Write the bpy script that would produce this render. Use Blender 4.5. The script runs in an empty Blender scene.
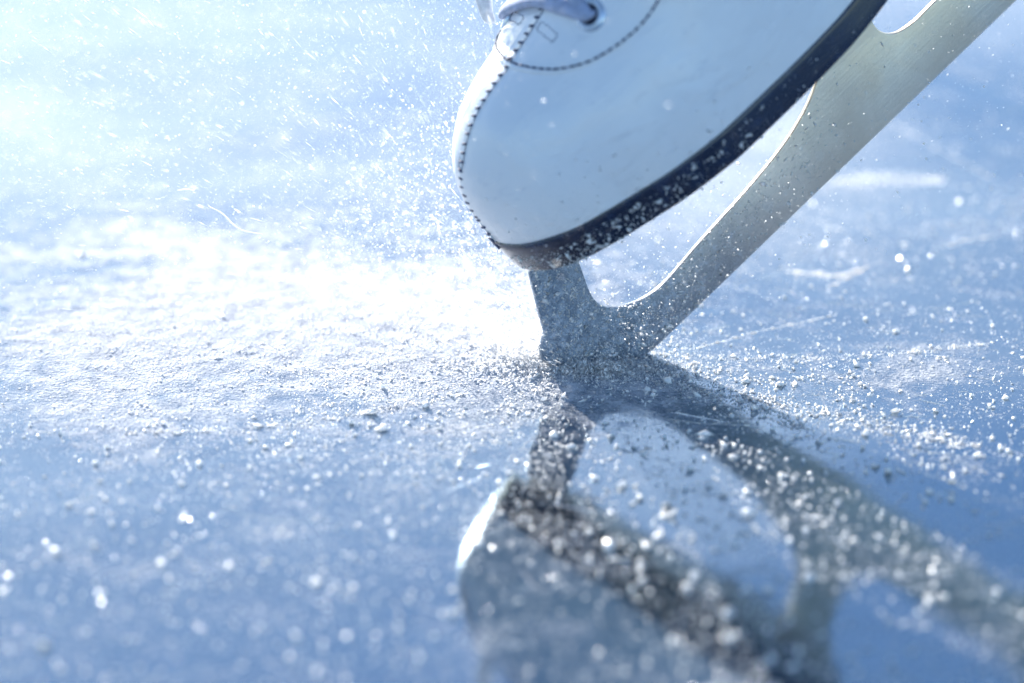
import bpy, bmesh, math, random
import numpy as np
from mathutils import Vector, Matrix
R = math.radians
rng = np.random.default_rng(7)
random.seed(7)
scene = bpy.context.scene
COL = scene.collection
MM = 0.001

# ------------------------------------------------------------------ camera
ELEV, DIST, PX = R(23), 0.9, 0.0003
cd = Vector((0, math.cos(ELEV), -math.sin(ELEV)))
cr = Vector((1, 0, 0)); cu = Vector((0, math.sin(ELEV), math.cos(ELEV)))
cam_d = bpy.data.cameras.new("camera"); cam = bpy.data.objects.new("camera", cam_d); COL.objects.link(cam)
LIFT = Vector((0, 0, 0.0012))
cam.location = -DIST * cd - 88 * PX * cr + 16.5 * PX * cu + LIFT
cam.rotation_euler = (R(90) - ELEV, 0, 0)
cam_d.sensor_width = 36; cam_d.lens = DIST / PX / 1024 * 36
cam_d.clip_start = 0.01; cam_d.clip_end = 2000
cam_d.dof.use_dof = True; cam_d.dof.focus_distance = 0.885; cam_d.dof.aperture_fstop = 4.6
cam_d.dof.aperture_blades = 0
scene.camera = cam

# ------------------------------------------------------------------ light
SUN_EL, SUN_AZ = R(15), R(-22)          # azimuth from +Y (away from the camera) towards -X
sun_dir = Vector((math.sin(SUN_AZ) * math.cos(SUN_EL), math.cos(SUN_AZ) * math.cos(SUN_EL), math.sin(SUN_EL)))
w = bpy.data.worlds.new("World"); scene.world = w; w.use_nodes = True
nt = w.node_tree; nt.nodes.clear()
wo = nt.nodes.new("ShaderNodeOutputWorld"); bg = nt.nodes.new("ShaderNodeBackground")
sky = nt.nodes.new("ShaderNodeTexSky"); sky.sky_type = 'NISHITA'; sky.sun_disc = False
sky.sun_elevation = SUN_EL; sky.sun_rotation = SUN_AZ
sky.air_density = 1.0; sky.dust_density = 0.35; sky.ozone_density = 2.0
tint = nt.nodes.new("ShaderNodeMixRGB"); tint.blend_type = 'MULTIPLY'; tint.inputs[0].default_value = 1
tint.inputs[2].default_value = (0.87, 0.975, 1.11, 1)
nt.links.new(sky.outputs[0], tint.inputs[1]); nt.links.new(tint.outputs[0], bg.inputs[0])
bg.inputs[1].default_value = 0.09
nt.links.new(bg.outputs[0], wo.inputs[0])
sd = bpy.data.lights.new("sun", 'SUN'); sd.energy = 5.0; sd.angle = R(0.6); sd.color = (1, 0.95, 0.88)
so = bpy.data.objects.new("sun", sd); COL.objects.link(so)
so.rotation_euler = sun_dir.to_track_quat('Z', 'Y').to_euler(); so.location = sun_dir * 3
scene.view_settings.view_transform = 'Standard'; scene.view_settings.look = 'None'
scene.view_settings.exposure = 1.36; scene.view_settings.gamma = 1
scene.render.engine = 'CYCLES'
scene.cycles.max_bounces = 10; scene.cycles.sample_clamp_indirect = 6
scene.cycles.use_denoising = True

# ------------------------------------------------------------------ material helpers
class NB:
    def __init__(s, name):
        s.m = bpy.data.materials.new(name); s.m.use_nodes = True; s.t = s.m.node_tree; s.t.nodes.clear()
        s.out = s.n('ShaderNodeOutputMaterial')
    def n(s, typ, **kw):
        nd = s.t.nodes.new(typ)
        for k, v in kw.items(): setattr(nd, k, v)
        return nd
    def put(s, sock, v):
        if hasattr(v, 'is_output') or isinstance(v, bpy.types.NodeSocket): s.t.links.new(v, sock)
        elif v is not None:
            if isinstance(v, (tuple, list)) and len(v) == 3 and sock.type == 'RGBA': v = (*v, 1)
            sock.default_value = v
    def math(s, op, a, b=None, c=None, clamp=False):
        nd = s.n('ShaderNodeMath', operation=op, use_clamp=clamp)
        s.put(nd.inputs[0], a)
        if b is not None: s.put(nd.inputs[1], b)
        if c is not None: s.put(nd.inputs[2], c)
        return nd.outputs[0]
    def mix(s, f, a, b, blend='MIX'):
        nd = s.n('ShaderNodeMixRGB', blend_type=blend); s.put(nd.inputs[0], f); s.put(nd.inputs[1], a); s.put(nd.inputs[2], b)
        return nd.outputs[0]
    def ramp(s, v, lo, hi, a=0.0, b=1.0):
        nd = s.n('ShaderNodeMapRange', interpolation_type='SMOOTHSTEP')
        s.put(nd.inputs[0], v); nd.inputs[1].default_value = lo; nd.inputs[2].default_value = hi
        nd.inputs[3].default_value = a; nd.inputs[4].default_value = b
        return nd.outputs[0]
    def coord(s, scale=(1, 1, 1), rot=(0, 0, 0), kind='Object'):
        tc = s.n('ShaderNodeTexCoord'); mp = s.n('ShaderNodeMapping')
        s.t.links.new(tc.outputs[kind], mp.inputs[0]); mp.inputs[3].default_value = scale; mp.inputs[2].default_value = rot
        return mp.outputs[0]
    def noise(s, vec, scale, detail=4, rough=0.55, dist=0.0):
        nd = s.n('ShaderNodeTexNoise'); s.put(nd.inputs['Vector'], vec)
        nd.inputs['Scale'].default_value = scale; nd.inputs['Detail'].default_value = detail
        nd.inputs['Roughness'].default_value = rough; nd.inputs['Distortion'].default_value = dist
        return nd.outputs[0]
    def bump(s, h, strength, dist, normal=None):
        nd = s.n('ShaderNodeBump'); s.put(nd.inputs['Height'], h)
        nd.inputs['Strength'].default_value = strength; nd.inputs['Distance'].default_value = dist
        if normal is not None: s.put(nd.inputs['Normal'], normal)
        return nd.outputs[0]
    def prin(s, **kw):
        p = s.n('ShaderNodeBsdfPrincipled')
        for k, v in kw.items(): s.put(p.inputs[k.replace('_', ' ')], v)
        return p
    def done(s, sh): s.t.links.new(sh, s.out.inputs[0]); return s.m

# ------------------------------------------------------------------ materials
def mat_ice():
    b = NB('ice_surface')
    g = b.n('ShaderNodeNewGeometry'); sep = b.n('ShaderNodeSeparateXYZ'); b.t.links.new(g.outputs['Position'], sep.inputs[0])
    x, y = sep.outputs[0], sep.outputs[1]
    v = b.coord()
    # dusting of snow scraped up around and beyond the pick, mostly left of it
    def blob(cx, cy, sx, sy):
        a = b.math('POWER', b.math('DIVIDE', b.math('SUBTRACT', x, cx), sx), 2)
        c = b.math('POWER', b.math('DIVIDE', b.math('SUBTRACT', y, cy), sy), 2)
        return b.math('EXPONENT', b.math('MULTIPLY', b.math('ADD', a, c), -1))
    r1 = blob(-0.10, 0.022, 0.125, 0.098)
    r2 = blob(-0.03, 0.000, 0.032, 0.040)
    r3 = blob(-0.17, 0.30, 0.20, 0.24)
    r4 = blob(0.10, -0.005, 0.10, 0.03)
    reg = b.math('ADD', b.math('MULTIPLY', r1, 0.75), b.math('MULTIPLY', r2, 0.25))
    reg = b.math('ADD', reg, b.math('MULTIPLY', r3, 0.22))
    reg = b.math('ADD', reg, b.math('MULTIPLY', r4, 0.25))
    n_big = b.noise(b.coord((1, 1, 1)), 16, 5, 0.6, 0.4)
    n_mid = b.noise(v, 130, 6, 0.65, 0.3)
    n_fine = b.noise(v, 900, 3, 0.6)
    nn = b.math('ADD', b.math('MULTIPLY', n_big, 0.45), b.math('ADD', b.math('MULTIPLY', n_mid, 0.35), b.math('MULTIPLY', n_fine, 0.2)))
    snow = b.ramp(b.math('ADD', nn, b.math('MULTIPLY', reg, 0.42)), 0.59, 0.80)
    # grains of hoar frost frozen to the sheet, clustered
    f1 = b.noise(v, 750, 3, 0.65); f2 = b.noise(v, 2300, 2, 0.6); fc = b.noise(b.coord((1, 1.3, 1)), 38, 4, 0.65)
    hoar = b.math('MULTIPLY', b.ramp(b.math('ADD', f1, b.math('MULTIPLY', b.math('SUBTRACT', fc, 0.5), 0.55)), 0.59, 0.67), 0.75)
    hoar = b.math('ADD', hoar, b.math('MULTIPLY', b.ramp(b.math('ADD', f2, b.math('MULTIPLY', b.math('SUBTRACT', fc, 0.5), 0.35)), 0.66, 0.72), 0.4), clamp=True)
    # frozen-in cloudiness and long wipe marks
    n_cl = b.noise(b.coord((0.5, 1.6, 1)), 11, 4, 0.55, 0.6)
    n_st = b.noise(b.coord((6, 60, 1), (0, 0, R(12))), 6, 4, 0.6)
    cloud = b.math('MULTIPLY', b.ramp(n_cl, 0.42, 0.68), 0.30)
    cloud = b.math('ADD', cloud, b.math('MULTIPLY', b.ramp(n_st, 0.6, 0.8), 0.08), clamp=True)
    base = b.mix(cloud, (0.008, 0.012, 0.018), (0.030, 0.048, 0.075))
    # fine scratches
    vor = b.n('ShaderNodeTexVoronoi', feature='DISTANCE_TO_EDGE'); b.put(vor.inputs['Vector'], b.coord((1, 3.5, 1), (0, 0, R(24)))); vor.inputs['Scale'].default_value = 22
    scr = b.math('MULTIPLY', b.ramp(vor.outputs['Distance'], 0.0, 0.012, 1, 0), b.ramp(b.noise(v, 60, 2), 0.5, 0.62))
    # relief
    h1 = b.noise(v, 25, 3, 0.5); h2 = b.noise(v, 420, 4, 0.6)
    nrm = b.bump(h1, 0.03, 0.004)
    nrm = b.bump(h2, 0.04, 0.0006, nrm)
    nrm = b.bump(scr, 0.25, 0.0003, nrm)
    rough = b.math('ADD', 0.04, b.math('MULTIPLY', cloud, 0.14))
    ice = b.prin(Base_Color=base, Roughness=rough, IOR=1.31, Normal=nrm)
    mir = b.n('ShaderNodeBsdfGlossy'); b.put(mir.inputs['Color'], (0.66, 0.84, 1.0)); b.put(mir.inputs['Roughness'], rough); b.put(mir.inputs['Normal'], nrm)
    ms = b.n('ShaderNodeMixShader'); fz = b.n('ShaderNodeFresnel'); fz.inputs[0].default_value = 2.1; b.put(ms.inputs[0], b.math('MULTIPLY', fz.outputs[0], 0.35)); b.t.links.new(ice.outputs[0], ms.inputs[1]); b.t.links.new(mir.outputs[0], ms.inputs[2])
    sn_n = b.bump(b.math('ADD', n_mid, b.math('MULTIPLY', n_fine, 0.6)), 1.0, 0.0035)
    sn = b.prin(Base_Color=b.mix(b.ramp(n_mid, 0.35, 0.65), (0.50, 0.54, 0.62), (0.74, 0.77, 0.83)), Specular_IOR_Level=0.1, Roughness=0.7, Normal=sn_n)
    ms2 = b.n('ShaderNodeMixShader')
    b.put(ms2.inputs[0], b.math('MAXIMUM', b.math('MAXIMUM', b.math('MULTIPLY', snow, 0.94), hoar), b.math('MULTIPLY', scr, 0.55)))
    b.t.links.new(ms.outputs[0], ms2.inputs[1]); b.t.links.new(sn.outputs[0], ms2.inputs[2])
    return b.done(ms2.outputs[0])

def mat_leather():
    b = NB('white_leather'); v = b.coord()
    big = b.noise(v, 40, 3, 0.5); grain = b.noise(v, 1400, 2, 0.5)
    vor = b.n('ShaderNodeTexVoronoi'); b.put(vor.inputs['Vector'], v); vor.inputs['Scale'].default_value = 1500
    cr_ = b.noise(b.coord((1, 1, 3), (0, 0.4, 0.3)), 90, 5, 0.7)
    scuff = b.math('MULTIPLY', b.ramp(cr_, 0.60, 0.68), 0.25)
    crease = b.noise(b.coord((0.22, 1, 1), (0, R(-35), R(10))), 75, 4, 0.6, 0.6)
    col = b.mix(b.ramp(big, 0.3, 0.7), (0.85, 0.88, 0.93), (0.90, 0.92, 0.95))
    col = b.mix(scuff, col, (0.55, 0.60, 0.70))
    nrm = b.bump(vor.outputs['Distance'], 0.06, 0.0004); nrm = b.bump(big, 0.4, 0.006, nrm); nrm = b.bump(b.ramp(crease, 0.50, 0.62), 0.22, 0.0012, nrm)
    p = b.prin(Base_Color=col, Roughness=b.math('ADD', 0.27, b.math('MULTIPLY', grain, 0.1)), Normal=nrm, Coat_Weight=0.5, Coat_Roughness=0.14)
    return b.done(p.outputs[0])

def mat_sole():
    b = NB('dark_sole_rubber')
    st = b.noise(b.coord((0.15, 0.15, 1.0)), 900, 4, 0.6)
    v = b.coord(); n = b.noise(v, 120, 5, 0.65)
    col = b.mix(b.ramp(n, 0.45, 0.75), (0.006, 0.012, 0.036), (0.02, 0.036, 0.09))
    col = b.mix(b.math('MULTIPLY', b.ramp(st, 0.56, 0.72), 0.45), col, (0.10, 0.075, 0.065))
    p = b.prin(Base_Color=col, Roughness=b.math('ADD', 0.16, b.math('MULTIPLY', st, 0.2)), Normal=b.bump(st, 0.35, 0.0004), Coat_Weight=0.9, Coat_Roughness=0.08)
    return b.done(p.outputs[0])

def mat_steel():
    b = NB('brushed_steel')
    br = b.noise(b.coord((0.04, 1, 1.0), (0, R(4), 0)), 1300, 4, 0.65)
    mott = b.noise(b.coord(), 45, 5, 0.6, 0.5); fine = b.noise(b.coord(), 1800, 2, 0.6)
    sx = b.n('ShaderNodeSeparateXYZ'); b.t.links.new(b.coord(), sx.inputs[0])
    reflecting = b.ramp(b.math('ADD', sx.outputs[0], b.math('MULTIPLY', mott, 0.05)), 0.035, 0.15, 1, 0)   # toe end coloured dark blue for the ice it reflects
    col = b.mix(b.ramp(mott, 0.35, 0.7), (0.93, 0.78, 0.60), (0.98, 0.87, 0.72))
    col = b.mix(reflecting, col, (0.20, 0.25, 0.32))
    rough = b.math('ADD', 0.30, b.math('MULTIPLY', br, 0.18))
    nrm = b.bump(b.math('ADD', br, b.math('MULTIPLY', fine, 0.7)), 0.3, 0.0003)
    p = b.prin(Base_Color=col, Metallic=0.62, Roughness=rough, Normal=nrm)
    # frost caught on the steel, thick at the pick and thinning towards the heel
    sep = b.n('ShaderNodeSeparateXYZ'); b.t.links.new(b.coord(), sep.inputs[0])
    near = b.ramp(sep.outputs[0], -0.005, 0.115, 1, 0)
    nf = b.math('ADD', b.math('MULTIPLY', b.noise(b.coord(), 380, 6, 0.75), 0.7), b.math('MULTIPLY', b.noise(b.coord(), 2600, 2, 0.6), 0.3))
    f = b.math('MULTIPLY', b.ramp(b.math('ADD', nf, b.math('MULTIPLY', near, 0.20)), 0.62, 0.80), 0.5)
    fr = b.prin(Base_Color=(0.72, 0.82, 0.95), Roughness=0.6, Normal=b.bump(nf, 0.8, 0.0008))
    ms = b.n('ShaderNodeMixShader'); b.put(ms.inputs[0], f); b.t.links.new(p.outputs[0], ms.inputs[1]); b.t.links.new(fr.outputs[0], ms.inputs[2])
    return b.done(ms.outputs[0])

def simple(name, col, rough=0.5, metal=0.0, bump=0.2, bs=1500, coat=0.0, trans=0.0, var=0.12):
    b = NB(name); v = b.coord(); n = b.noise(v, bs, 3, 0.6); n2 = b.noise(v, bs * 0.15, 3, 0.6)
    c = b.mix(b.ramp(n2, 0.35, 0.65), tuple(k * (1 - var) for k in col), tuple(min(1, k * (1 + var)) for k in col))
    p = b.prin(Base_Color=c, Roughness=rough, Metallic=metal, Normal=b.bump(n, bump, 0.0003), Coat_Weight=coat, Transmission_Weight=trans)
    return b.done(p.outputs[0])

M_ICE = mat_ice(); M_LEA = mat_leather(); M_SOLE = mat_sole(); M_STEEL = mat_steel()
M_THREAD = simple('navy_thread', (0.035, 0.055, 0.13), 0.7)
M_EYE = simple('eyelet_enamel', (0.62, 0.70, 0.82), 0.22, 0.4, coat=0.5)
M_HOLE = simple('hole_shade', (0.006, 0.012, 0.04), 0.6)  # near-black disc colour standing in for the shade inside the eyelet
M_LACE = simple('lace_cotton', (0.45, 0.50, 0.66), 0.85, bump=0.8, bs=2500)
M_PLATE = simple('plate_steel', (0.22, 0.22, 0.22), 0.4, 0.9)
def mat_snow():
    b = NB('loose_snow'); p = b.prin(Base_Color=(0.97, 0.975, 0.985), Roughness=0.33, IOR=1.75, Subsurface_Weight=1.0, Subsurface_Radius=(1.0, 1.0, 1.0), Subsurface_Scale=0.002)
    return b.done(p.outputs[0])
M_SNOW = mat_snow()
def mat_chip():
    b = NB('clear_ice_chip'); g = b.n('ShaderNodeBsdfGlossy'); b.put(g.inputs['Color'], (0.95, 0.97, 1.0)); b.put(g.inputs['Roughness'], 0.24)
    p = b.prin(Base_Color=(0.95, 0.97, 1.0), Roughness=0.2, Subsurface_Weight=1.0, Subsurface_Radius=(1.0, 1.0, 1.0), Subsurface_Scale=0.002)
    m = b.n('ShaderNodeMixShader'); b.put(m.inputs[0], 0.72); b.t.links.new(g.outputs[0], m.inputs[1]); b.t.links.new(p.outputs[0], m.inputs[2])
    return b.done(m.outputs[0])
M_CHIP = mat_chip()
M_HEEL = M_SOLE

# ------------------------------------------------------------------ object helpers
def link(name, me, mat=None, parent=None, smooth=True):
    o = bpy.data.objects.new(name, me); COL.objects.link(o)
    if mat is not None: me.materials.append(mat)
    if parent is not None: o.parent = parent
    if smooth:
        for p in me.polygons: p.use_smooth = True
    return o
def from_bm(name, bm, mat, parent=None, smooth=True):
    bmesh.ops.recalc_face_normals(bm, faces=bm.faces)
    me = bpy.data.meshes.new(name); bm.to_mesh(me); bm.free()
    return link(name, me, mat, parent, smooth)
def autosmooth(o, ang=35):
    m = o.modifiers.new('edges', 'EDGE_SPLIT'); m.split_angle = R(ang)
def interp(xs, ys):
    xs = np.array(xs, float); ys = np.array(ys, float)
    d = np.diff(ys) / np.diff(xs); m = np.zeros(len(xs)); m[0] = d[0]; m[-1] = d[-1]
    for i in range(1, len(xs) - 1):
        m[i] = 0 if d[i-1] * d[i] <= 0 else 2 / (1 / d[i-1] + 1 / d[i])
    def f(x):
        x = min(max(x, xs[0]), xs[-1]); i = min(int(np.searchsorted(xs, x, 'right')) - 1, len(xs) - 2)
        h = xs[i+1] - xs[i]; t = (x - xs[i]) / h
        return float(ys[i] * (2*t**3 - 3*t**2 + 1) + m[i] * h * (t**3 - 2*t**2 + t) + ys[i+1] * (-2*t**3 + 3*t**2) + m[i+1] * h * (t**3 - t**2))
    return f
def smooth_poly(pts, per=6, closed=True):
    """Catmull-Rom through points; a point given with a third value 1 stays a corner."""
    out = []; n = len(pts)
    P = [np.array(p[:2], float) for p in pts]; K = [len(p) > 2 for p in pts]
    for i in range(n if closed else n - 1):
        p0, p1, p2, p3 = P[i-1], P[i], P[(i+1) % n], P[(i+2) % n]
        if K[i] or (not closed and i == 0): p0 = p1 * 2 - p2
        if K[(i+1) % n] or (not closed and i == n - 2): p3 = p2 * 2 - p1
        if K[i] and K[(i+1) % n]: out.append(p1); continue
        for k in range(per):
            t = k / per
            out.append(0.5 * (2*p1 + (p2-p0)*t + (2*p0-5*p1+4*p2-p3)*t*t + (3*p1-p0-3*p2+p3)*t**3))
    if not closed: out.append(P[-1])
    return out
def tube(bm, pts, rad, seg=8, flat=1.0, up=None):
    """closed tube along points; flat < 1 squashes it along 'up'."""
    rings = []
    for i, p in enumerate(pts):
        p = Vector(p); t = (Vector(pts[min(i+1, len(pts)-1)]) - Vector(pts[max(i-1, 0)])).normalized()
        u = Vector(up[i]) if up is not None else Vector((0, 0, 1)) if abs(t.z) < 0.9 else Vector((1, 0, 0))
        s = t.cross(u).normalized(); u = s.cross(t).normalized()
        r = rad[i] if hasattr(rad, '__len__') else rad
        rings.append([bm.verts.new(p + (s * math.cos(a) + u * math.sin(a) * flat) * r) for a in [2 * math.pi * k / seg for k in range(seg)]])
    for a, b_ in zip(rings, rings[1:]):
        for k in range(seg): bm.faces.new((a[k], a[(k+1) % seg], b_[(k+1) % seg], b_[k]))
    bm.faces.new(rings[0][::-1]); bm.faces.new(rings[-1])

# ------------------------------------------------------------------ the skate (local: X towards the heel, Y towards the camera side, Z from blade to sole)
A, PSI = R(38.5), R(23)
Xv = Vector((math.cos(A) * math.cos(PSI), math.cos(A) * math.sin(PSI), math.sin(A)))
Yn = Vector((math.sin(PSI), -math.cos(PSI), 0))
# right-handed frame: (X, -Yn, Z)
Zv = Xv.cross(-Yn)
skate = bpy.data.objects.new('figure_skate', None); COL.objects.link(skate); skate.empty_display_size = 0.02
skate.matrix_world = Matrix((Xv, -Yn, Zv)).transposed().to_4x4(); skate.location = LIFT
skate['label'] = 'white leather figure skate standing on the tip of its steel blade, dark sole'
skate['category'] = 'ice skate'
def L(x, y, z): return Vector((x * MM, -y * MM, z * MM))      # y positive = towards the camera

# sole outline (half widths) and bottom height
wX = [0.0, 0.5, 2, 5, 10, 18.7, 34.4, 50.4, 68, 88, 108, 125, 150, 175, 200, 230, 250, 259, 262]
wN = [0.0, 3.2, 7.5, 13, 18.5, 24.5, 31.5, 37.2, 40, 39.8, 38.6, 35, 29, 27, 29, 31, 26, 14, 0]
W = interp(wX, wN)
SB = interp([0, 120, 160, 190, 262], [42, 41.8, 45, 50, 50])
ST = interp([0, 25, 60, 120, 262], [12.6, 12.0, 11.4, 10.8, 9.8])
SPH = interp([0, 262], [8, 8])
def sole_samples(n=150):
    out = []
    for i in range(n + 1):
        t = i / n; s = 0.5 - 0.5 * math.cos(math.pi * t)
        s = s ** 1.25 if s < 0.5 else s
        out.append(262 * (0.5 - 0.5 * math.cos(math.pi * t)))
    return out
def outline(off=0.0, n=150):
    """closed outline of the sole in plan, offset outwards by off mm"""
    xs = sole_samples(n)
    pts = [(x, W(x)) for x in xs] + [(x, -W(x) * 0.96) for x in xs[-2:0:-1]]
    P = np.array(pts); nx = np.roll(P, -1, 0) - np.roll(P, 1, 0)
    nn = np.stack([-nx[:, 1], nx[:, 0]], 1); nn /= np.linalg.norm(nn, axis=1)[:, None]
    return P + nn * off
def make_sole():
    bm = bmesh.new()
    prof = [(-1.6, 0.0), (-0.6, 0.12), (-0.1, 0.5), (0.15, 1.2), (0.3, 3.0), (0.45, 5.0), (0.6, 6.6), (0.6, 7.3), (0.35, 7.85), (-0.2, 8.15), (-1.5, 8.3), (-4.0, 8.2)]
    rings = []
    for off, h in prof:
        P = outline(off); rings.append([bm.verts.new(L(p[0], p[1], SB(p[0]) + h * ST(p[0]) / 8.2)) for p in P])
    n = len(rings[0])
    for a, b_ in zip(rings, rings[1:]):
        for k in range(n): bm.faces.new((a[k], a[(k+1) % n], b_[(k+1) % n], b_[k]))
    for ring in (rings[0], rings[-1]):                        # caps as strips across the width
        m = n // 2
        for k in range(m):
            q = [ring[k], ring[k+1], ring[(n-k-1) % n], ring[(n-k) % n]]
            q2 = []
            for vv in q:
                if vv not in q2: q2.append(vv)
            if len(q2) > 2:
                try: bm.faces.new(q2)
                except ValueError: pass
    o = from_bm('sole', bm, M_SOLE, skate); autosmooth(o, 50); return o
sole = make_sole()

# heel block under the back of the sole sits between plate and sole
bm = bmesh.new(); hr = []
for z, s in ((50.1, 1.0), (34, 0.93), (33.5, 0.9)):
    ring = []
    for k in range(40):
        a = 2 * math.pi * k / 40; cx = 228; x = cx + 30 * s * math.copysign(abs(math.cos(a)) ** 0.8, math.cos(a)); y = 27 * s * math.sin(a)
        ring.append(bm.verts.new(L(x, y, z)))
    hr.append(ring)
for a, b_ in zip(hr, hr[1:]):
    for k in range(40): bm.faces.new((a[k], a[(k+1) % 40], b_[(k+1) % 40], b_[k]))
bm.faces.new(hr[-1]); bm.faces.new(hr[0])
heel = from_bm('heel', bm, M_HEEL, skate); autosmooth(heel)

# ---- blade
def make_blade():
    outer = [(19, -10.7), (60, -10.7), (120, -10.8), (180, -10.8), (235, -10.6), (262, -10), (268, -8.5), (268.5, -6, 1), (258, 4), (254, 16), (255, 33.2, 1),
             (226, 33.2, 1), (229, 22), (222, 13), (205, 9.8), (170, 9.3), (146, 9.2), (138, 9.1), (131.5, 10.6), (128, 14.5), (127.6, 20), (130, 29), (138, 39.4, 1),
             (113.5, 39.4, 1), (113, 31), (108, 22), (98, 14.6), (85, 10.0), (68, 7.3), (46, 5.4), (30, 3.7), (22.3, 4.7), (16.2, 7.6), (11.6, 12), (10.4, 17), (11.5, 22), (13.6, 28), (17, 39.4, 1),
             (2.4, 39.4, 1), (1.0, 39.0, 1), (-3.2, 30), (-7.4, 20.6, 1), (-11.6, 17.4, 1), (-13.4, 14.0, 1), (-11.6, 8.4, 1), (-8.6, 7.6, 1), (-8.8, 4.6, 1), (-5.6, 4.2, 1), (-5.4, 1.0, 1), (-1.6, 0.6, 1), (-1.0, -3.0, 1), (3.0, -3.6, 1), (4, -7.8, 1), (8, -9.4), (12.5, -10.4)]
    poly = smooth_poly(outer, 6)
    bm = bmesh.new(); T = 1.0
    vs = [bm.verts.new(L(p[0], T, p[1])) for p in poly]
    f = bm.faces.new(vs)
    r = bmesh.ops.extrude_face_region(bm, geom=[f])
    nv = [e for e in r['geom'] if isinstance(e, bmesh.types.BMVert)]
    for v_ in nv: v_.co.y += 2 * T * MM
    bmesh.ops.recalc_face_normals(bm, faces=bm.faces)
    edges = [e for e in bm.edges if len(e.link_faces) == 2 and any(len(q.verts) > 10 for q in e.link_faces)]
    bmesh.ops.bevel(bm, geom=edges, offset=0.62 * MM, segments=2, affect='EDGES', profile=0.6)
    bmesh.ops.triangulate(bm, faces=[q for q in bm.faces if len(q.verts) > 10])
    o = from_bm('blade', bm, M_STEEL, skate, smooth=True); autosmooth(o, 30)
    return o
blade = make_blade()
def plate(x0, x1, z0, z1, s, name='mounting_plate'):
    bm = bmesh.new(); n = 40; xs = [x0 + (x1 - x0) * (0.5 - 0.5 * math.cos(math.pi * i / n)) for i in range(n + 1)]
    def hw(x):
        t = (x - x0) / (x1 - x0); e = max(0.0, 1 - abs(2 * t - 1) ** 6) ** 0.5
        return min(W(x) * s, 27) * e
    pts = [(x, hw(x)) for x in xs] + [(x, -hw(x)) for x in xs[-2:0:-1]]
    a = [bm.verts.new(L(x, y, z0)) for x, y in pts]; b_ = [bm.verts.new(L(x, y, z1)) for x, y in pts]
    for k in range(len(a)): bm.faces.new((a[k], a[(k+1) % len(a)], b_[(k+1) % len(a)], b_[k]))
    bm.faces.new(a); bm.faces.new(b_)
    o = from_bm(name, bm, M_PLATE, blade, smooth=False); return o
plate(4, 140, 39.4, 41.9, 0.72)
plate(200, 256, 33.2, 33.48, 0.85)
bm0 = bmesh.new()
bmesh.ops.create_cone(bm0, cap_ends=True, segments=16, radius1=2.6 * MM, radius2=3.4 * MM, depth=1.2 * MM)
screw_me = bpy.data.meshes.new('screw'); bm0.to_mesh(screw_me); bm0.free(); screw_me.materials.append(M_PLATE)
for sx, sy in ((14, 11), (14, -11), (40, 19), (40, -19), (75, 22), (75, -22), (104, 20), (104, -20), (128, 17), (128, -17)):
    s_ = bpy.data.objects.new('screw', screw_me); COL.objects.link(s_); s_.parent = blade; s_.location = L(sx, sy, 38.9)

# ---- boot upper: cross sections along X
Hn = interp([-0.3, 0.0, 0.6, 1.6, 3.6, 6, 9.5, 14, 19.5, 25, 30, 37, 47, 57, 68, 80, 92, 102, 112, 122],
            [56, 62, 68, 72.5, 77.5, 81, 84.6, 88, 91, 92.8, 94, 95.2, 97.6, 101, 107, 118, 137, 160, 190, 225])
def section(x, inset=0.0):
    """(half width, base z, top z) of the upper at x"""
    return max(W(x) - 1.2 + min(1.6, x * 0.08), 0.05), SB(x) + ST(x) - 0.3, Hn(x)
def surf(x, phi, off=0.0):
    """phi: -90 far side .. 90 camera side; returns local mm coordinates"""
    w_, z0, h = section(x)
    n = 2.35
    s, c = math.sin(phi), math.cos(phi)
    q = math.copysign(abs(s) ** (2 / n), s); r = abs(c) ** (2 / n)
    bulge = 1 + 0.045 * math.sin(min(1, r * 1.3) * math.pi)
    y = w_ * q * bulge; z = z0 + (h - z0) * r
    return (x, y, z)
def surf_n(x, phi, off=0.0):
    """surface point with outward offset"""
    e = 0.02
    p = Vector(surf(x, phi)); a = Vector(surf(x + 0.15, phi)) - Vector(surf(x - 0.15, phi)) if x > 0.2 else Vector(surf(x + 0.1, phi)) - p
    f2 = min(phi + e, R(89.9)); f1 = max(phi - e, R(-89.9)); b_ = Vector(surf(x, f2)) - Vector(surf(x, f1))
    nn = a.cross(b_)
    if nn.length < 1e-9: nn = Vector((-1, 0, 0))
    nn.normalize(); c = Vector((x + 6, 0, 60))
    if nn.dot(p - c) < 0: nn = -nn
    return p + nn * off, nn
def surf_obj(name, xs, phis, off, mat, parent):
    bm = bmesh.new(); rings = []
    for x in xs:
        rings.append([bm.verts.new(L(*(surf_n(x, p, off)[0] if off else surf(x, p)))) for p in phis])
    for a, b_ in zip(rings, rings[1:]):
        for k in range(len(phis) - 1): bm.faces.new((a[k], a[k+1], b_[k+1], b_[k]))
    return bm, rings
xs_u = [-0.3 + 122.3 * (i / 130) ** 2.0 for i in range(131)]
ph_u = [R(-90 + 180 * k / 96) for k in range(97)]
bm, rings = surf_obj('upper', xs_u, ph_u, 0, M_LEA, skate)
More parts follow.
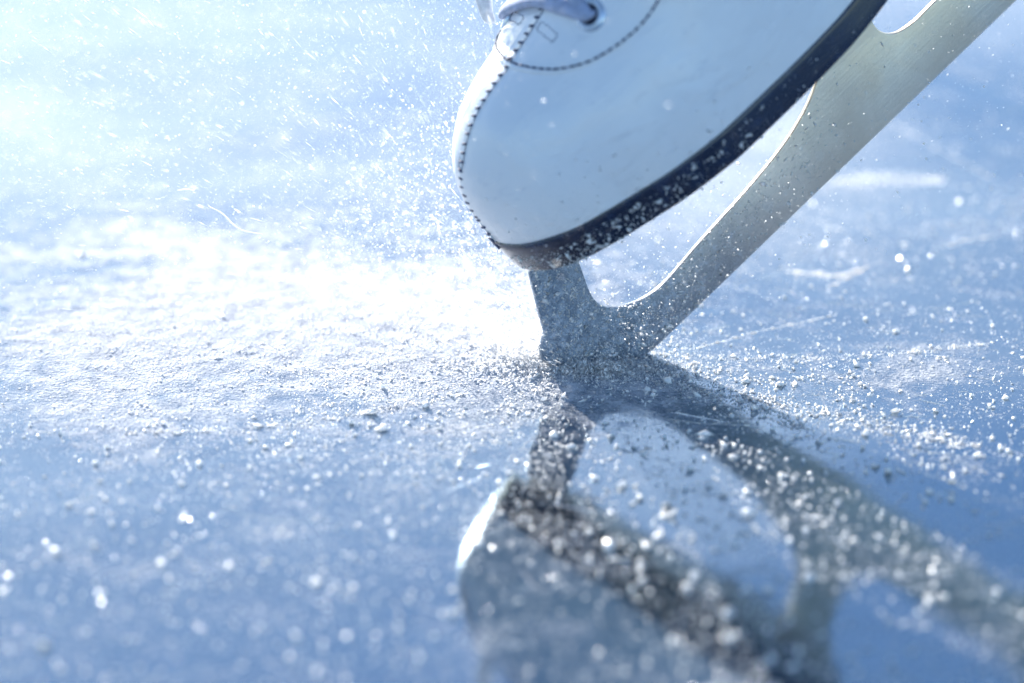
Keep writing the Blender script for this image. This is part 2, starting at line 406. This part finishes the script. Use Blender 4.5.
# rear of the boot and the shaft: rings swept from the last section upwards and back
nph = len(ph_u)
def shaft_ring(k, t):
    """horizontal-ish rings from heel seat to the cuff, t 0..1"""
    pass
last = rings[-1]
xs_b = [122.3 + (262 - 122.3) * (0.5 - 0.5 * math.cos(math.pi * i / 50)) for i in range(1, 51)]
topb = interp([122, 150, 200, 235, 250, 262], [225, 232, 232, 228, 150, 62])
for x in xs_b:
    ring = []
    for p in ph_u:
        w_ = max(W(min(x, 261)) - 1.0, 0.3); z0 = SB(x) + ST(x) - 0.3; h = topb(x)
        if x > 261.5: h = z0 + 12
        q = math.copysign(abs(math.sin(p)) ** 0.62, math.sin(p)); r = abs(math.cos(p)) ** 0.62
        pinch = 1 - 0.12 * math.sin(math.pi * min(1, r)) if x > 150 else 1
        ring.append(bm.verts.new(L(x, w_ * q * pinch * (1 if x < 200 else math.sqrt(max(0.02, 1 - ((x - 200) / 62) ** 2 * r * 0.5))), z0 + (h - z0) * r)))
    for k in range(nph - 1): bm.faces.new((last[k], last[k+1], ring[k+1], ring[k]))
    last = ring
upper = from_bm('boot_upper', bm, M_LEA, skate)

#@@DETAILS@@
# overlay (facing) stitched over the vamp, with a raised rim
x0f = interp([0, 8, 17, 27.5, 33.5, 39, 43, 46.5, 49, 51.5, 54, 56], [36.2, 36.8, 38.6, 42.2, 45.9, 50.8, 56.5, 63, 68.5, 76.4, 92, 116])
def build_facing():
    bm = bmesh.new(); cols = []
    phs = [R(-56 + 112 * k / 90) for k in range(91)]
    for p in phs:
        a = x0f(abs(math.degrees(p))) - 1.1; col_ = []
        for j, (dx, off) in enumerate([(0, 0.0), (0.02, 0.5), (0.35, 0.75), (1.2, 0.8), (1.6, 0.62), (2.1, 0.8)] + [(3 + (119 - a) * t, 0.8) for t in [k / 40 for k in range(0, 41)]]):
            x = min(a + dx, 121.9)
            q, nn = surf_n(x, p, off); col_.append(bm.verts.new(L(*q)))
        cols.append(col_)
    for a, b_ in zip(cols, cols[1:]):
        for k in range(len(a) - 1): bm.faces.new((a[k], a[k+1], b_[k+1], b_[k]))
    bmesh.ops.remove_doubles(bm, verts=bm.verts, dist=1e-6)
    return from_bm('facing', bm, M_LEA, upper)
facing = build_facing()

def dash(bm, p, d, n, length, rad):
    """one stitch: a short thread lying on the surface, its ends dipping in"""
    d = d.normalized(); pts = []
    for t, h in ((-0.5, -0.5), (-0.36, 0.35), (0, 0.6), (0.36, 0.35), (0.5, -0.5)):
        pts.append(L(*(p + d * length * t + n * rad * h)))
    tube(bm, pts, [rad * MM * k for k in (0.6, 1, 1.05, 1, 0.6)], 6)
def stitch_run(name, fn, parent, pitch, length, rad, crosswise=None, jitter=0.1):
    """fn(t) -> (point, normal), t 0..1; stitches at equal pitch along it"""
    S = [fn(k / 400) for k in range(401)]
    acc = [0.0]
    for a, b_ in zip(S, S[1:]): acc.append(acc[-1] + (b_[0] - a[0]).length)
    bm = bmesh.new(); s = pitch * 0.5; i = 0
    while s < acc[-1]:
        while acc[i+1] < s: i += 1
        p, n = S[i]; d = (S[i+1][0] - S[i][0])
        if crosswise is not None:
            p = p - n * 0.12
            side = n.cross(d).normalized(); d = side + d.normalized() * crosswise
        d = d + Vector((random.uniform(-1, 1), random.uniform(-1, 1), random.uniform(-1, 1))) * jitter * d.length
        dash(bm, p, d, n, length * random.uniform(0.85, 1.1), rad)
        s += pitch * random.uniform(0.94, 1.06)
    return from_bm(name, bm, M_THREAD, parent)
def arc_fn(t):
    p = -54 + 108 * t; a = x0f(abs(p)) + 0.55
    return surf_n(a, R(p), 0.72)
stitch_run('facing_stitching', arc_fn, upper, 2.4, 1.95, 0.33)
prof_pts = [(x, Hn(x)) for x in [60 * (1 - k / 60) ** 1.6 for k in range(60)]] + [(-0.35, 60), (-0.45, 56), (-0.4, 52)]
def seam_fn(off_y=2.6):
    def f(t):
        u = t * (len(prof_pts) - 1); i = min(int(u), len(prof_pts) - 2); k = u - i
        a, b_ = prof_pts[i], prof_pts[i+1]; x = a[0] + (b_[0] - a[0]) * k; z = a[1] + (b_[1] - a[1]) * k
        yy = off_y * min(1, max(0, x / 8)) + 0.4
        w_ = max(section(max(x, 0))[0], 0.5); 
        d = Vector((b_[0] - a[0], 0, b_[1] - a[1])).normalized(); n = Vector((d.z, 0, -d.x))
        if n.z < 0 or (abs(n.z) < 0.3 and n.x > 0): n = -n
        if x > 0.3: 
            ph = math.asin(min(1, abs(yy) / w_) ** (2.35 / 2)); q = Vector(surf(max(x, 0), ph)); 
        else: q = Vector((x, yy, z))
        return q + n * ((0.15 if x > 6 else -0.2) + 0.8 * min(1, max(0, (x - 35.6) / 0.8))), n
    return f
stitch_run('toe_seam_stitching', seam_fn(), upper, 2.8, 3.0, 0.40, crosswise=0.25)
# the folded edge of the leather that the toe seam holds down
bm = bmesh.new(); f_ = seam_fn(4.2)
tube(bm, [L(*(f_(t / 90)[0] - f_(t / 90)[1] * 0.28)) for t in range(0, 76)], 0.42 * MM, 8)
from_bm('seam_edge', bm, M_LEA, upper)
bm = bmesh.new()  # dark line drawn for the shaded seam groove, with doubled thread low down
for oy, t0 in ((3.4, 0), (1.0, 62)):
    f_ = seam_fn(oy); tube(bm, [L(*(f_(t / 90)[0] - f_(t / 90)[1] * 0.12)) for t in range(t0, 84)], 0.15 * MM, 6)
from_bm('groove_and_thread', bm, M_THREAD, upper)
# bar tacks that lock the end of the seam
bm = bmesh.new()
for xa, p0, p1 in ((48.0, -19, -4), (49.6, 6.5, 19)):
    for k in range(5):
        for kk in (-1.3, 1.3):
            pp = p0 + (p1 - p0) * (k + 0.5) / 5; p, n = surf_n(xa + kk, R(pp), 0.82); q, _ = surf_n(xa + kk, R(pp + 1), 0.82)
            dash(bm, p, q - p + Vector((random.uniform(-.7, .7), 0, 0)) * (q - p).length, n, 1.3, 0.12)
    for pp in (p0, p1):
        for kk in (-0.6, 0.6):
            p, n = surf_n(xa + kk, R(pp), 0.82); dash(bm, p, Vector((1, 0.1, 0.2)), n, 1.1, 0.12)
from_bm('bar_tack', bm, M_THREAD, upper)

def eyelet(x, ph):
    p, n = surf_n(x, R(ph), 0.75)
    c = L(*p); nn = (L(*(p + n)) - L(*p)).normalized()
    bm = bmesh.new(); q = nn.to_track_quat('Z', 'Y')
    rr = []
    for rad, h in ((2.7, -0.6), (2.8, 0.25), (3.2, 0.8), (3.9, 0.95), (4.6, 0.5), (5.1, -0.2)):
        rr.append([bm.verts.new(c + q @ Vector((rad * math.cos(a) * MM, rad * math.sin(a) * MM, h * MM))) for a in [2 * math.pi * k / 32 for k in range(32)]])
    for a, b_ in zip(rr, rr[1:]):
        for k in range(32): bm.faces.new((a[k], a[(k+1) % 32], b_[(k+1) % 32], b_[k]))
    o = from_bm('eyelet', bm, M_EYE, upper)
    bm = bmesh.new(); vv = [bm.verts.new(c + q @ Vector((2.8 * math.cos(a) * MM, 2.8 * math.sin(a) * MM, 0.12 * MM))) for a in [2 * math.pi * k / 32 for k in range(32)]]
    bm.faces.new(vv); from_bm('eyelet_hole', bm, M_HOLE, upper)
    return p, n
eyes = []
for x, ph in ((60.5, 27.5), (73, 27), (85, 25), (96, 22), (106, 18)):
    a = eyelet(x, ph); b_ = eyelet(x - 12 if x < 66 else x - 5, -ph); eyes.append((a, b_))
def lace_cross(a, b_, lift):
    pa, na = a; pb, nb = b_; pts = []; ups = []
    mid = (pa + pb) / 2 + Vector((0, 0, 1)) * lift
    ctrl = [pa - na * 1.5, pa + na * 1.6 + (pb - pa).normalized() * 0.2, pa + na * 2.3 + (mid - pa) * 0.35, mid, pb + nb * 2.3 + (mid - pb) * 0.35, pb + nb * 1.6, pb - nb * 1.5]
    P = smooth_poly3(ctrl, 8)
    return P
def smooth_poly3(P, per):
    out = []; n = len(P)
    for i in range(n - 1):
        p1, p2 = P[i], P[i+1]; p0 = P[i-1] if i else p1 * 2 - p2; p3 = P[i+2] if i < n - 2 else p2 * 2 - p1
        for k in range(per):
            t = k / per; out.append(0.5 * (2*p1 + (p2-p0)*t + (2*p0-5*p1+4*p2-p3)*t*t + (3*p1-p0-3*p2+p3)*t**3))
    out.append(P[-1]); return out
bm = bmesh.new()
P = lace_cross(eyes[0][0], eyes[0][1], 6.5)
tube(bm, [L(*p) for p in P], [(2.7 if 6 < i < len(P) - 6 else 2.0) * MM for i in range(len(P))], 12, flat=0.62)
for i in range(4):
    for s in (0, 1):
        P = lace_cross(eyes[i][s], eyes[i+1][1-s], 7.0)
        tube(bm, [L(*p) for p in P], 1.9 * MM, 10, flat=0.6)
# slack bow loop hanging down the far side of the toe
loop = [Vector(v_) for v_ in reversed(((106, -10, 172), (90, -24, 156), (70, -30, 128), (52, -28, 108), (44.5, -24, 99), (43.0, -22, 95.0)))]
lb = bmesh.new(); lp = smooth_poly3(loop, 8); tube(lb, [L(*p) for p in lp], [(1.0 + 3.0 * min(1, k / 16)) * MM for k in range(len(lp))], 12, flat=0.45)
lace = from_bm('lace', bm, M_LACE, skate)
from_bm('lace_tail', lb, simple('pale_lace', (0.85, 0.84, 0.86), 0.8, bump=0.6, bs=2500), lace)

# ------------------------------------------------------------------ ice: one sheet to the horizon, finely divided where it is seen
def breaks(a, b_, n, far):
    mid = [a + (b_ - a) * k / n for k in range(n + 1)]
    out = [-far, -far / 8, -far / 60, -far / 300] + mid + [far / 300, far / 60, far / 8, far]
    return out
from mathutils import noise as MN
bm = bmesh.new(); gx = breaks(-0.26, 0.26, 200, 400); gy = breaks(-0.24, 0.42, 240, 400)
grid = []
for y in gy:
    row = []
    for x in gx:
        inside = max(0.0, 1 - max(abs(x) / 0.26, abs(y - 0.09) / 0.33) ** 6) if abs(x) < 0.26 and -0.24 < y < 0.42 else 0
        d = math.hypot(x + 0.012, (y - 0.002)); heap = 0.0016 * math.exp(-((x + 0.020) / 0.022) ** 2 - ((y - 0.004) / 0.020) ** 2)
        roughm = math.exp(-((x + 0.09) / 0.11) ** 2 - ((y - 0.03) / 0.07) ** 2)
        h = 0.0002 * MN.noise(Vector((x * 14, y * 22, 0))) + roughm * 0.0006 * MN.fractal(Vector((x * 150, y * 150, 3)), 0.6, 2.1, 3) + heap * (0.6 + 1.1 * abs(MN.noise(Vector((x * 220, y * 220, 9)))))
        row.append(bm.verts.new((x, y, h * inside)))
    grid.append(row)
for a, b_ in zip(grid, grid[1:]):
    for k in range(len(gx) - 1): bm.faces.new((a[k], a[k+1], b_[k+1], b_[k]))
ice = from_bm('ice', bm, M_ICE, None); ice['kind'] = 'structure'
ICE_BV = None
from mathutils.bvhtree import BVHTree
ICE_BV = BVHTree.FromPolygons([v_.co for v_ in ice.data.vertices], [list(p.vertices) for p in ice.data.polygons])
def ground_z(x, y):
    h = ICE_BV.ray_cast(Vector((x, y, 0.05)), Vector((0, 0, -1)))
    return h[0].z if h[0] is not None else 0.0

# ------------------------------------------------------------------ loose snow
OCT_V = np.array([[1, 0, 0], [-1, 0, 0], [0, 1, 0], [0, -1, 0], [0, 0, 1], [0, 0, -1]], float)
OCT_F = np.array([[0, 2, 4], [2, 1, 4], [1, 3, 4], [3, 0, 4], [2, 0, 5], [1, 2, 5], [3, 1, 5], [0, 3, 5]])
BOX_V = np.array([[x, y, z] for x in (-1, 1) for y in (-1, 1) for z in (-1, 1)], float) * 0.72
BOX_F = np.array([[0, 1, 3], [0, 3, 2], [4, 6, 7], [4, 7, 5], [0, 4, 5], [0, 5, 1], [2, 3, 7], [2, 7, 6], [0, 2, 6], [0, 6, 4], [1, 5, 7], [1, 7, 3]])
def rot_mats(n, q=None):
    q = rng.normal(size=(n, 4)) if q is None else q
    q /= np.linalg.norm(q, axis=1)[:, None]; w_, x, y, z = q.T
    return np.stack([1-2*(y*y+z*z), 2*(x*y-z*w_), 2*(x*z+y*w_), 2*(x*y+z*w_), 1-2*(x*x+z*z), 2*(y*z-x*w_), 2*(x*z-y*w_), 2*(y*z+x*w_), 1-2*(x*x+y*y)], 1).reshape(n, 3, 3)
def chips(name, pos, size, mat, parent=None, aniso=(1, 1, 1), rots=None, tmpl='oct', jit=0.6):
    """many small irregular crystals as one mesh; pos (n,3) m, size (n,) m"""
    V, F = (OCT_V, OCT_F) if tmpl == 'oct' else (BOX_V, BOX_F)
    n = len(pos)
    sc = size[:, None] * np.array(aniso)[None] * rng.uniform(0.14, 1.5, (n, 3))
    v = V[None] * (1 + rng.uniform(-jit, jit, (n, len(V), 1))) * sc[:, None, :]
    Rm = rot_mats(n) if rots is None else rots
    v = np.einsum('nij,nkj->nki', Rm, v) + pos[:, None, :]
    f = (F[None] + (np.arange(n) * len(V))[:, None, None]).reshape(-1)
    me = bpy.data.meshes.new(name); nf = n * len(F)
    me.vertices.add(n * len(V)); me.vertices.foreach_set('co', v.reshape(-1).astype(np.float32))
    me.loops.add(nf * 3); me.loops.foreach_set('vertex_index', f.astype(np.int32))
    me.polygons.add(nf); me.polygons.foreach_set('loop_start', (np.arange(nf) * 3).astype(np.int32))
    me.update(); me.validate()
    o = link(name, me, mat, parent, smooth=False); o['kind'] = 'stuff'; return o
def sizes(n, lo, hi, k=2.4):
    """many small, few large"""
    return (lo + (hi - lo) * rng.random(n) ** k * rng.random(n)) * MM
def on_ice(xy, size, sink=0.3):
    z = np.array([ground_z(a, b_) for a, b_ in xy])
    return np.column_stack([xy, z + size * (0.5 - sink)])
def clump_filter(xy, scale, thr, seed):
    k = np.array([MN.fractal(Vector((a * scale, b_ * scale, seed)), 0.8, 2.0, 3) for a, b_ in xy])
    return k > thr + rng.normal(0, 0.12, len(k))
# scatter over the whole visible ice, clustered
n = 44000
xy = np.column_stack([rng.uniform(-0.24, 0.24, n), rng.uniform(-0.235, 0.40, n)])
keep = clump_filter(xy, 16, 0.02, 1.0); xy = xy[keep]
s = sizes(len(xy), 0.08, 0.6, 4)
chips('snow_grains', on_ice(xy, s), s, M_SNOW)['label'] = 'fine white snow grains scattered over the whole sheet of blue ice'
# thick powder left of the pick
n = 80000
xy = np.column_stack([-0.012 - np.abs(rng.normal(0, 0.075, n)), 0.002 + rng.normal(0, 0.052, n)])
keep = clump_filter(xy, 40, -0.12, 4.0); xy = xy[keep]
s = sizes(len(xy), 0.07, 0.5, 3.5)
chips('snow_powder', on_ice(xy, s), s, M_SNOW)['label'] = 'bright scraped snow powder lying left of the blade tip'
# crumbs thrown forward over the reflection and to the right
n = 7000
ang = rng.uniform(R(-75), R(10), n); rad = np.abs(rng.normal(0, 0.12, n)) + 0.004
xy = np.column_stack([0.01 + rad * np.cos(ang) * 0.95, -0.004 + rad * np.sin(ang)])
keep = clump_filter(xy, 38, 0.0, 7.0); xy = xy[keep]
s = sizes(len(xy), 0.1, 1.15, 3)
chips('snow_crumbs', on_ice(xy, s), s, M_SNOW)['label'] = 'loose snow crumbs strewn in front of the blade over the reflection'
# clear glinting chips
n = 18000
xy = np.column_stack([rng.uniform(-0.2, 0.22, n), rng.uniform(-0.23, 0.16, n)])
xy = xy[~((xy[:, 0] < 0.0) & (xy[:, 1] > -0.03) & (rng.random(n) < 0.93))]; s = sizes(len(xy), 0.12, 0.8, 3.2)
chips('ice_chips', on_ice(xy, s), s, M_CHIP, tmpl='box', aniso=(1, 1, 0.7))['label'] = 'clear glinting ice chips sprinkled across the dark wet ice'
# a few larger flakes
n = 420
xy = np.column_stack([rng.uniform(-0.18, 0.2, n), rng.uniform(-0.21, 0.12, n)])
s = sizes(n, 0.4, 1.7, 2.0)
chips('snow_flakes', on_ice(xy, s, 0.4), s, M_SNOW, aniso=(1.3, 0.8, 0.28), rots=rot_mats(n, np.column_stack([np.ones(n), rng.normal(0, .08, n), rng.normal(0, .08, n), rng.uniform(-3, 3, n)])))['label'] = 'larger flat snow flakes lying here and there on the ice'
def flat_rots(n): return rot_mats(n, np.column_stack([np.ones(n), rng.normal(0, .12, n), rng.normal(0, .12, n), rng.uniform(-3, 3, n)]))
n = 1500
xy = np.column_stack([rng.normal(0.03, 0.034, n), rng.uniform(-0.20, -0.012, n)])
xy[:, 0] += -xy[:, 1] * 0.15 - 0.015
xy = xy[clump_filter(xy, 45, -0.05, 11.0)]; s = sizes(len(xy), 0.35, 1.9, 2.0)
chips('snow_lumps', on_ice(xy, s, 0.2), s, M_SNOW, aniso=(1.0, 1.0, 0.8))['label'] = 'bright snow lumps scattered over the dark reflection of the boot'
n = 2600
xy = np.column_stack([rng.uniform(-0.17, 0.16, n), rng.uniform(-0.21, -0.03, n)])
xy = xy[clump_filter(xy, 22, -0.02, 13.0)]; s = sizes(len(xy), 0.3, 1.6, 2.2)
chips('snow_bits', on_ice(xy, s, 0.2), s, M_SNOW, aniso=(1.0, 1.0, 0.8))['label'] = 'small snow bits blurred into soft dots over the nearest ice'
# heap at the pick
n = 16000
a = rng.uniform(0, 2 * math.pi, n); r_ = np.abs(rng.normal(0, 0.011, n))
xy = np.column_stack([-0.009 + r_ * np.cos(a) * 1.7, 0.001 + r_ * np.sin(a)])
s = sizes(n, 0.12, 0.7, 3)
p = on_ice(xy, s); p[:, 2] += rng.random(n) ** 2 * 0.0035 * np.exp(-(r_ / 0.012) ** 2)
chips('snow_heap', p, s, M_SNOW)['label'] = 'small heap of broken snow where the blade tip bites the ice'

n = 5000
a = rng.uniform(0, 2 * math.pi, n); r_ = np.abs(rng.normal(0, 0.006, n))
xy = np.column_stack([-0.002 + r_ * np.cos(a) * 2.6, -0.0075 + r_ * np.sin(a) * 0.9])
s = sizes(n, 0.12, 1.0, 3)
p = on_ice(xy, s); p[:, 2] += rng.random(n) ** 2 * 0.0022 * np.exp(-(r_ / 0.007) ** 2)
chips('snow_shavings', p, s, M_SNOW)['label'] = 'coarse snow shavings piled in front of the foot of the blade'

# scraped lines of white crumbs left by other blades
def scrape(pts, width, n, lo, hi):
    P = smooth_poly([p for p in pts], 12, closed=False); P = np.array(P)
    seg = np.concatenate([[0], np.cumsum(np.linalg.norm(np.diff(P, axis=0), axis=1))]); t = rng.random(n) * seg[-1]
    t = t + 0.0015 * np.sin(t * 900)
    fade = np.sin(np.clip(t / seg[-1], 0, 1) * math.pi) ** 0.4
    x = np.interp(t, seg, P[:, 0]) + rng.normal(0, width, n) * fade; y = np.interp(t, seg, P[:, 1]) + rng.normal(0, width, n) * fade
    xy = np.column_stack([x, y]); s = sizes(n, lo, hi, 2.5); return on_ice(xy, s, 0.45), s
SC = [scrape(*a) for a in (
    (((0.0275, 0.0084), (0.0498, 0.0233), (0.0751, 0.0370)), 0.0004, 900, 0.10, 0.35),
    (((0.0620, 0.0733), (0.0712, 0.0716), (0.0790, 0.0698), (0.0881, 0.0768)), 0.0011, 1300, 0.10, 0.5),
    (((0.0740, 0.0600), (0.0800, 0.0660), (0.0890, 0.0770)), 0.0005, 500, 0.10, 0.35),
    (((0.0227, 0.0046), (0.0481, 0.0015), (0.0785, 0.0046), (0.1190, 0.0138)), 0.0016, 1500, 0.08, 0.45),
    (((0.0850, 0.1560), (0.1023, 0.1616), (0.1240, 0.1600)), 0.0040, 1500, 0.12, 0.55),
    (((0.1160, 0.0939), (0.1236, 0.1012), (0.1350, 0.1050)), 0.0006, 500, 0.10, 0.35),
    (((0.1100, 0.2300), (0.1434, 0.1565)), 0.0006, 600, 0.12, 0.4),
    (((-0.1378, -0.0517), (-0.0871, -0.0448), (-0.0387, -0.0237)), 0.0016, 1300, 0.10, 0.6),
    (((0.0400, -0.0250), (0.0700, -0.0420), (0.1050, -0.0600)), 0.0040, 1600, 0.12, 0.9),
    (((0.0150, -0.0150), (0.0420, -0.0300), (0.0560, -0.0480)), 0.0032, 1300, 0.12, 0.8))]
chips('snow_scrapings', np.vstack([a[0] for a in SC]), np.concatenate([a[1] for a in SC]), M_SNOW)['label'] = 'thin white lines and smears of snow scraped across the ice'

# spray in the air, thrown back and to the left of the pick
def spray(name, n, a0, a1, reach, y_sd, size, label, stretch=1.0, mat=None, ctr=(-0.004, 0.0, 0.002)):
    el = rng.uniform(R(a0), R(a1), n); r_ = reach * rng.random(n) ** 1.15
    y = rng.normal(0.02, y_sd, n) * (0.3 + r_ / reach) 
    pos = np.column_stack([ctr[0] + r_ * np.cos(el), ctr[1] + y, ctr[2] + r_ * np.sin(el)])
    pos[:, 2] = np.abs(pos[:, 2]) + 0.0005
    d = np.column_stack([np.cos(el), y / (r_ + 0.02), np.sin(el)]) + rng.normal(0, 0.12, (n, 3))
    d /= np.linalg.norm(d, axis=1)[:, None]
    up = np.cross(d, rng.normal(size=(n, 3))); up /= np.linalg.norm(up, axis=1)[:, None]; t = np.cross(up, d)
    o = chips(name, pos, size, mat or M_SNOW, aniso=(stretch, 1, 1), rots=np.stack([d, up, t], 2))
    o['label'] = label
spray('snow_spray', 36000, 100, 178, 0.22, 0.035, sizes(36000, 0.06, 0.34, 3.5), 'fine snow spray flying up and left from the blade tip')
spray('ice_slivers', 5000, 95, 172, 0.20, 0.04, sizes(5000, 0.03, 0.13, 2.5), 'thin bright ice slivers streaking away to the upper left', stretch=22)
spray('snow_dust', 7000, 28, 110, 0.16, 0.03, sizes(7000, 0.08, 0.5, 3.2), 'fine snow dust hanging about the blade and dark sole', ctr=(0.0, -0.02, 0.002))

spray('snow_burst', 15000, 95, 180, 0.085, 0.012, sizes(15000, 0.07, 0.6, 3.5), 'dense burst of white snow leaping from the foot of the blade')
n = 260
pos = np.column_stack([rng.normal(0.03, 0.035, n), rng.uniform(-0.10, -0.045, n), np.abs(rng.normal(0.045, 0.022, n)) + 0.004])
chips('flying_snow', pos, sizes(n, 0.15, 0.95, 2.5), M_SNOW)['label'] = 'blurred snow specks flying in front of the lower boot and sole'
def shard(pts, rad, y, label):
    P = [Vector(((px - 600) * 0.0003, y, (358 - py) * 0.000326 + 0.0012 + y * 0)) for px, py in pts]
    bm = bmesh.new(); Q = smooth_poly3(P, 6); k = len(Q)
    tube(bm, Q, [rad * MM * (0.25 + math.sin(math.pi * (i + 0.3) / k) * random.uniform(0.7, 1.1)) for i in range(k)], 6, flat=0.6)
    o = from_bm('ice_shard', bm, M_SNOW); o['label'] = label; o['category'] = 'ice shard'; o['group'] = 'ice shards flying off the blade'
shard([(215, 209), (228, 216), (240, 228), (250, 233), (267, 236)], 0.30, 0.0, 'longest curved white ice shard flying in the middle of the left half')
shard([(181, 205), (190, 204), (198, 205)], 0.22, 0.01, 'tiny ice shard just left of the long curved one')

# flecks that stuck to the skate
def flecks(target, n, fx, fz, size, label, side=1, ymax=0.2, accept=None):
    bv = BVHTree.FromPolygons([v_.co for v_ in target.data.vertices], [list(p_.vertices) for p_ in target.data.polygons])
    P = []
    for i in range(n):
        x, z = fx(), fz()
        h = bv.ray_cast(Vector((x * MM, -side * ymax, z * MM)), Vector((0, side, 0)))
        if h[0] is not None and (accept is None or accept(x, z)): P.append(tuple(h[0]))
    P = np.array(P); s = sizes(len(P), *size)
    o = chips('snow_flecks', P, s, M_SNOW, parent=target, aniso=(1, 0.5, 1)); o['label'] = label
flecks(blade, 20000, lambda: random.uniform(-12, 100) if random.random() < 0.6 else abs(random.gauss(0, 60)) - 12, lambda: random.uniform(-11, 39), (0.08, 1.25, 4), 'snow flecks clinging to the lower blade', accept=lambda x, z: random.random() < math.exp(-max(0, x) / 85))
flecks(sole, 1500, lambda: abs(random.gauss(0, 40)), lambda: random.uniform(41.5, 50.5), (0.1, 1.5, 3.5), 'white snow flecks spattered on the dark sole edge')
flecks(upper, 1100, lambda: abs(random.gauss(30, 40)), lambda: 52 + abs(random.gauss(0, 9)), (0.06, 0.9, 3.5), 'tiny snow flecks low on the white leather')

# the veil of powdered snow hanging over the ice behind and left of the skate
def mist(name, c, r, dens, label, seed):
    bm = bmesh.new(); bmesh.ops.create_icosphere(bm, subdivisions=3, radius=1.0)
    o = from_bm(name, bm, None, None); o.location = c; o.scale = r
    b = NB(name); tc = b.n('ShaderNodeTexCoord'); ln = b.n('ShaderNodeVectorMath', operation='LENGTH'); b.t.links.new(tc.outputs['Object'], ln.inputs[0])
    fall = b.ramp(ln.outputs['Value'], 0.15, 1.0, 1, 0)
    nz = b.noise(b.coord((1.0, 1.0, 1.6), (0, R(-38), seed)), 2.2, 4, 0.6, 0.5)
    d = b.math('MULTIPLY', b.math('MULTIPLY', fall, b.ramp(nz, 0.35, 0.75, 0.25, 1.6)), dens)
    v = b.n('ShaderNodeVolumePrincipled'); b.put(v.inputs['Color'], (0.96, 0.98, 1.0)); b.put(v.inputs['Anisotropy'], 0.35); b.put(v.inputs['Density'], d)
    b.t.links.new(v.outputs[0], b.out.inputs['Volume']); o.data.materials.append(b.m)
    o['kind'] = 'stuff'; o['label'] = label; return o
mist('white_mist', (-0.17, 0.09, 0.052), (0.31, 0.19, 0.058), 1.45, 'bright veil of powdered snow hanging left of and behind the boot', 0.3)
mist('white_mist', (0.16, 0.26, 0.07), (0.20, 0.16, 0.068), 2.2, 'faint added haze whitening the far ice at the right', 1.4)  # extra haze added only to whiten the background on this side
mist('snow_haze', (0.035, 0.055, 0.05), (0.085, 0.075, 0.055), 5.0, 'thin white haze of snow dust behind the blade and under the sole', 0.8)
scene.cycles.volume_step_rate = 1.0; scene.cycles.volume_bounces = 1
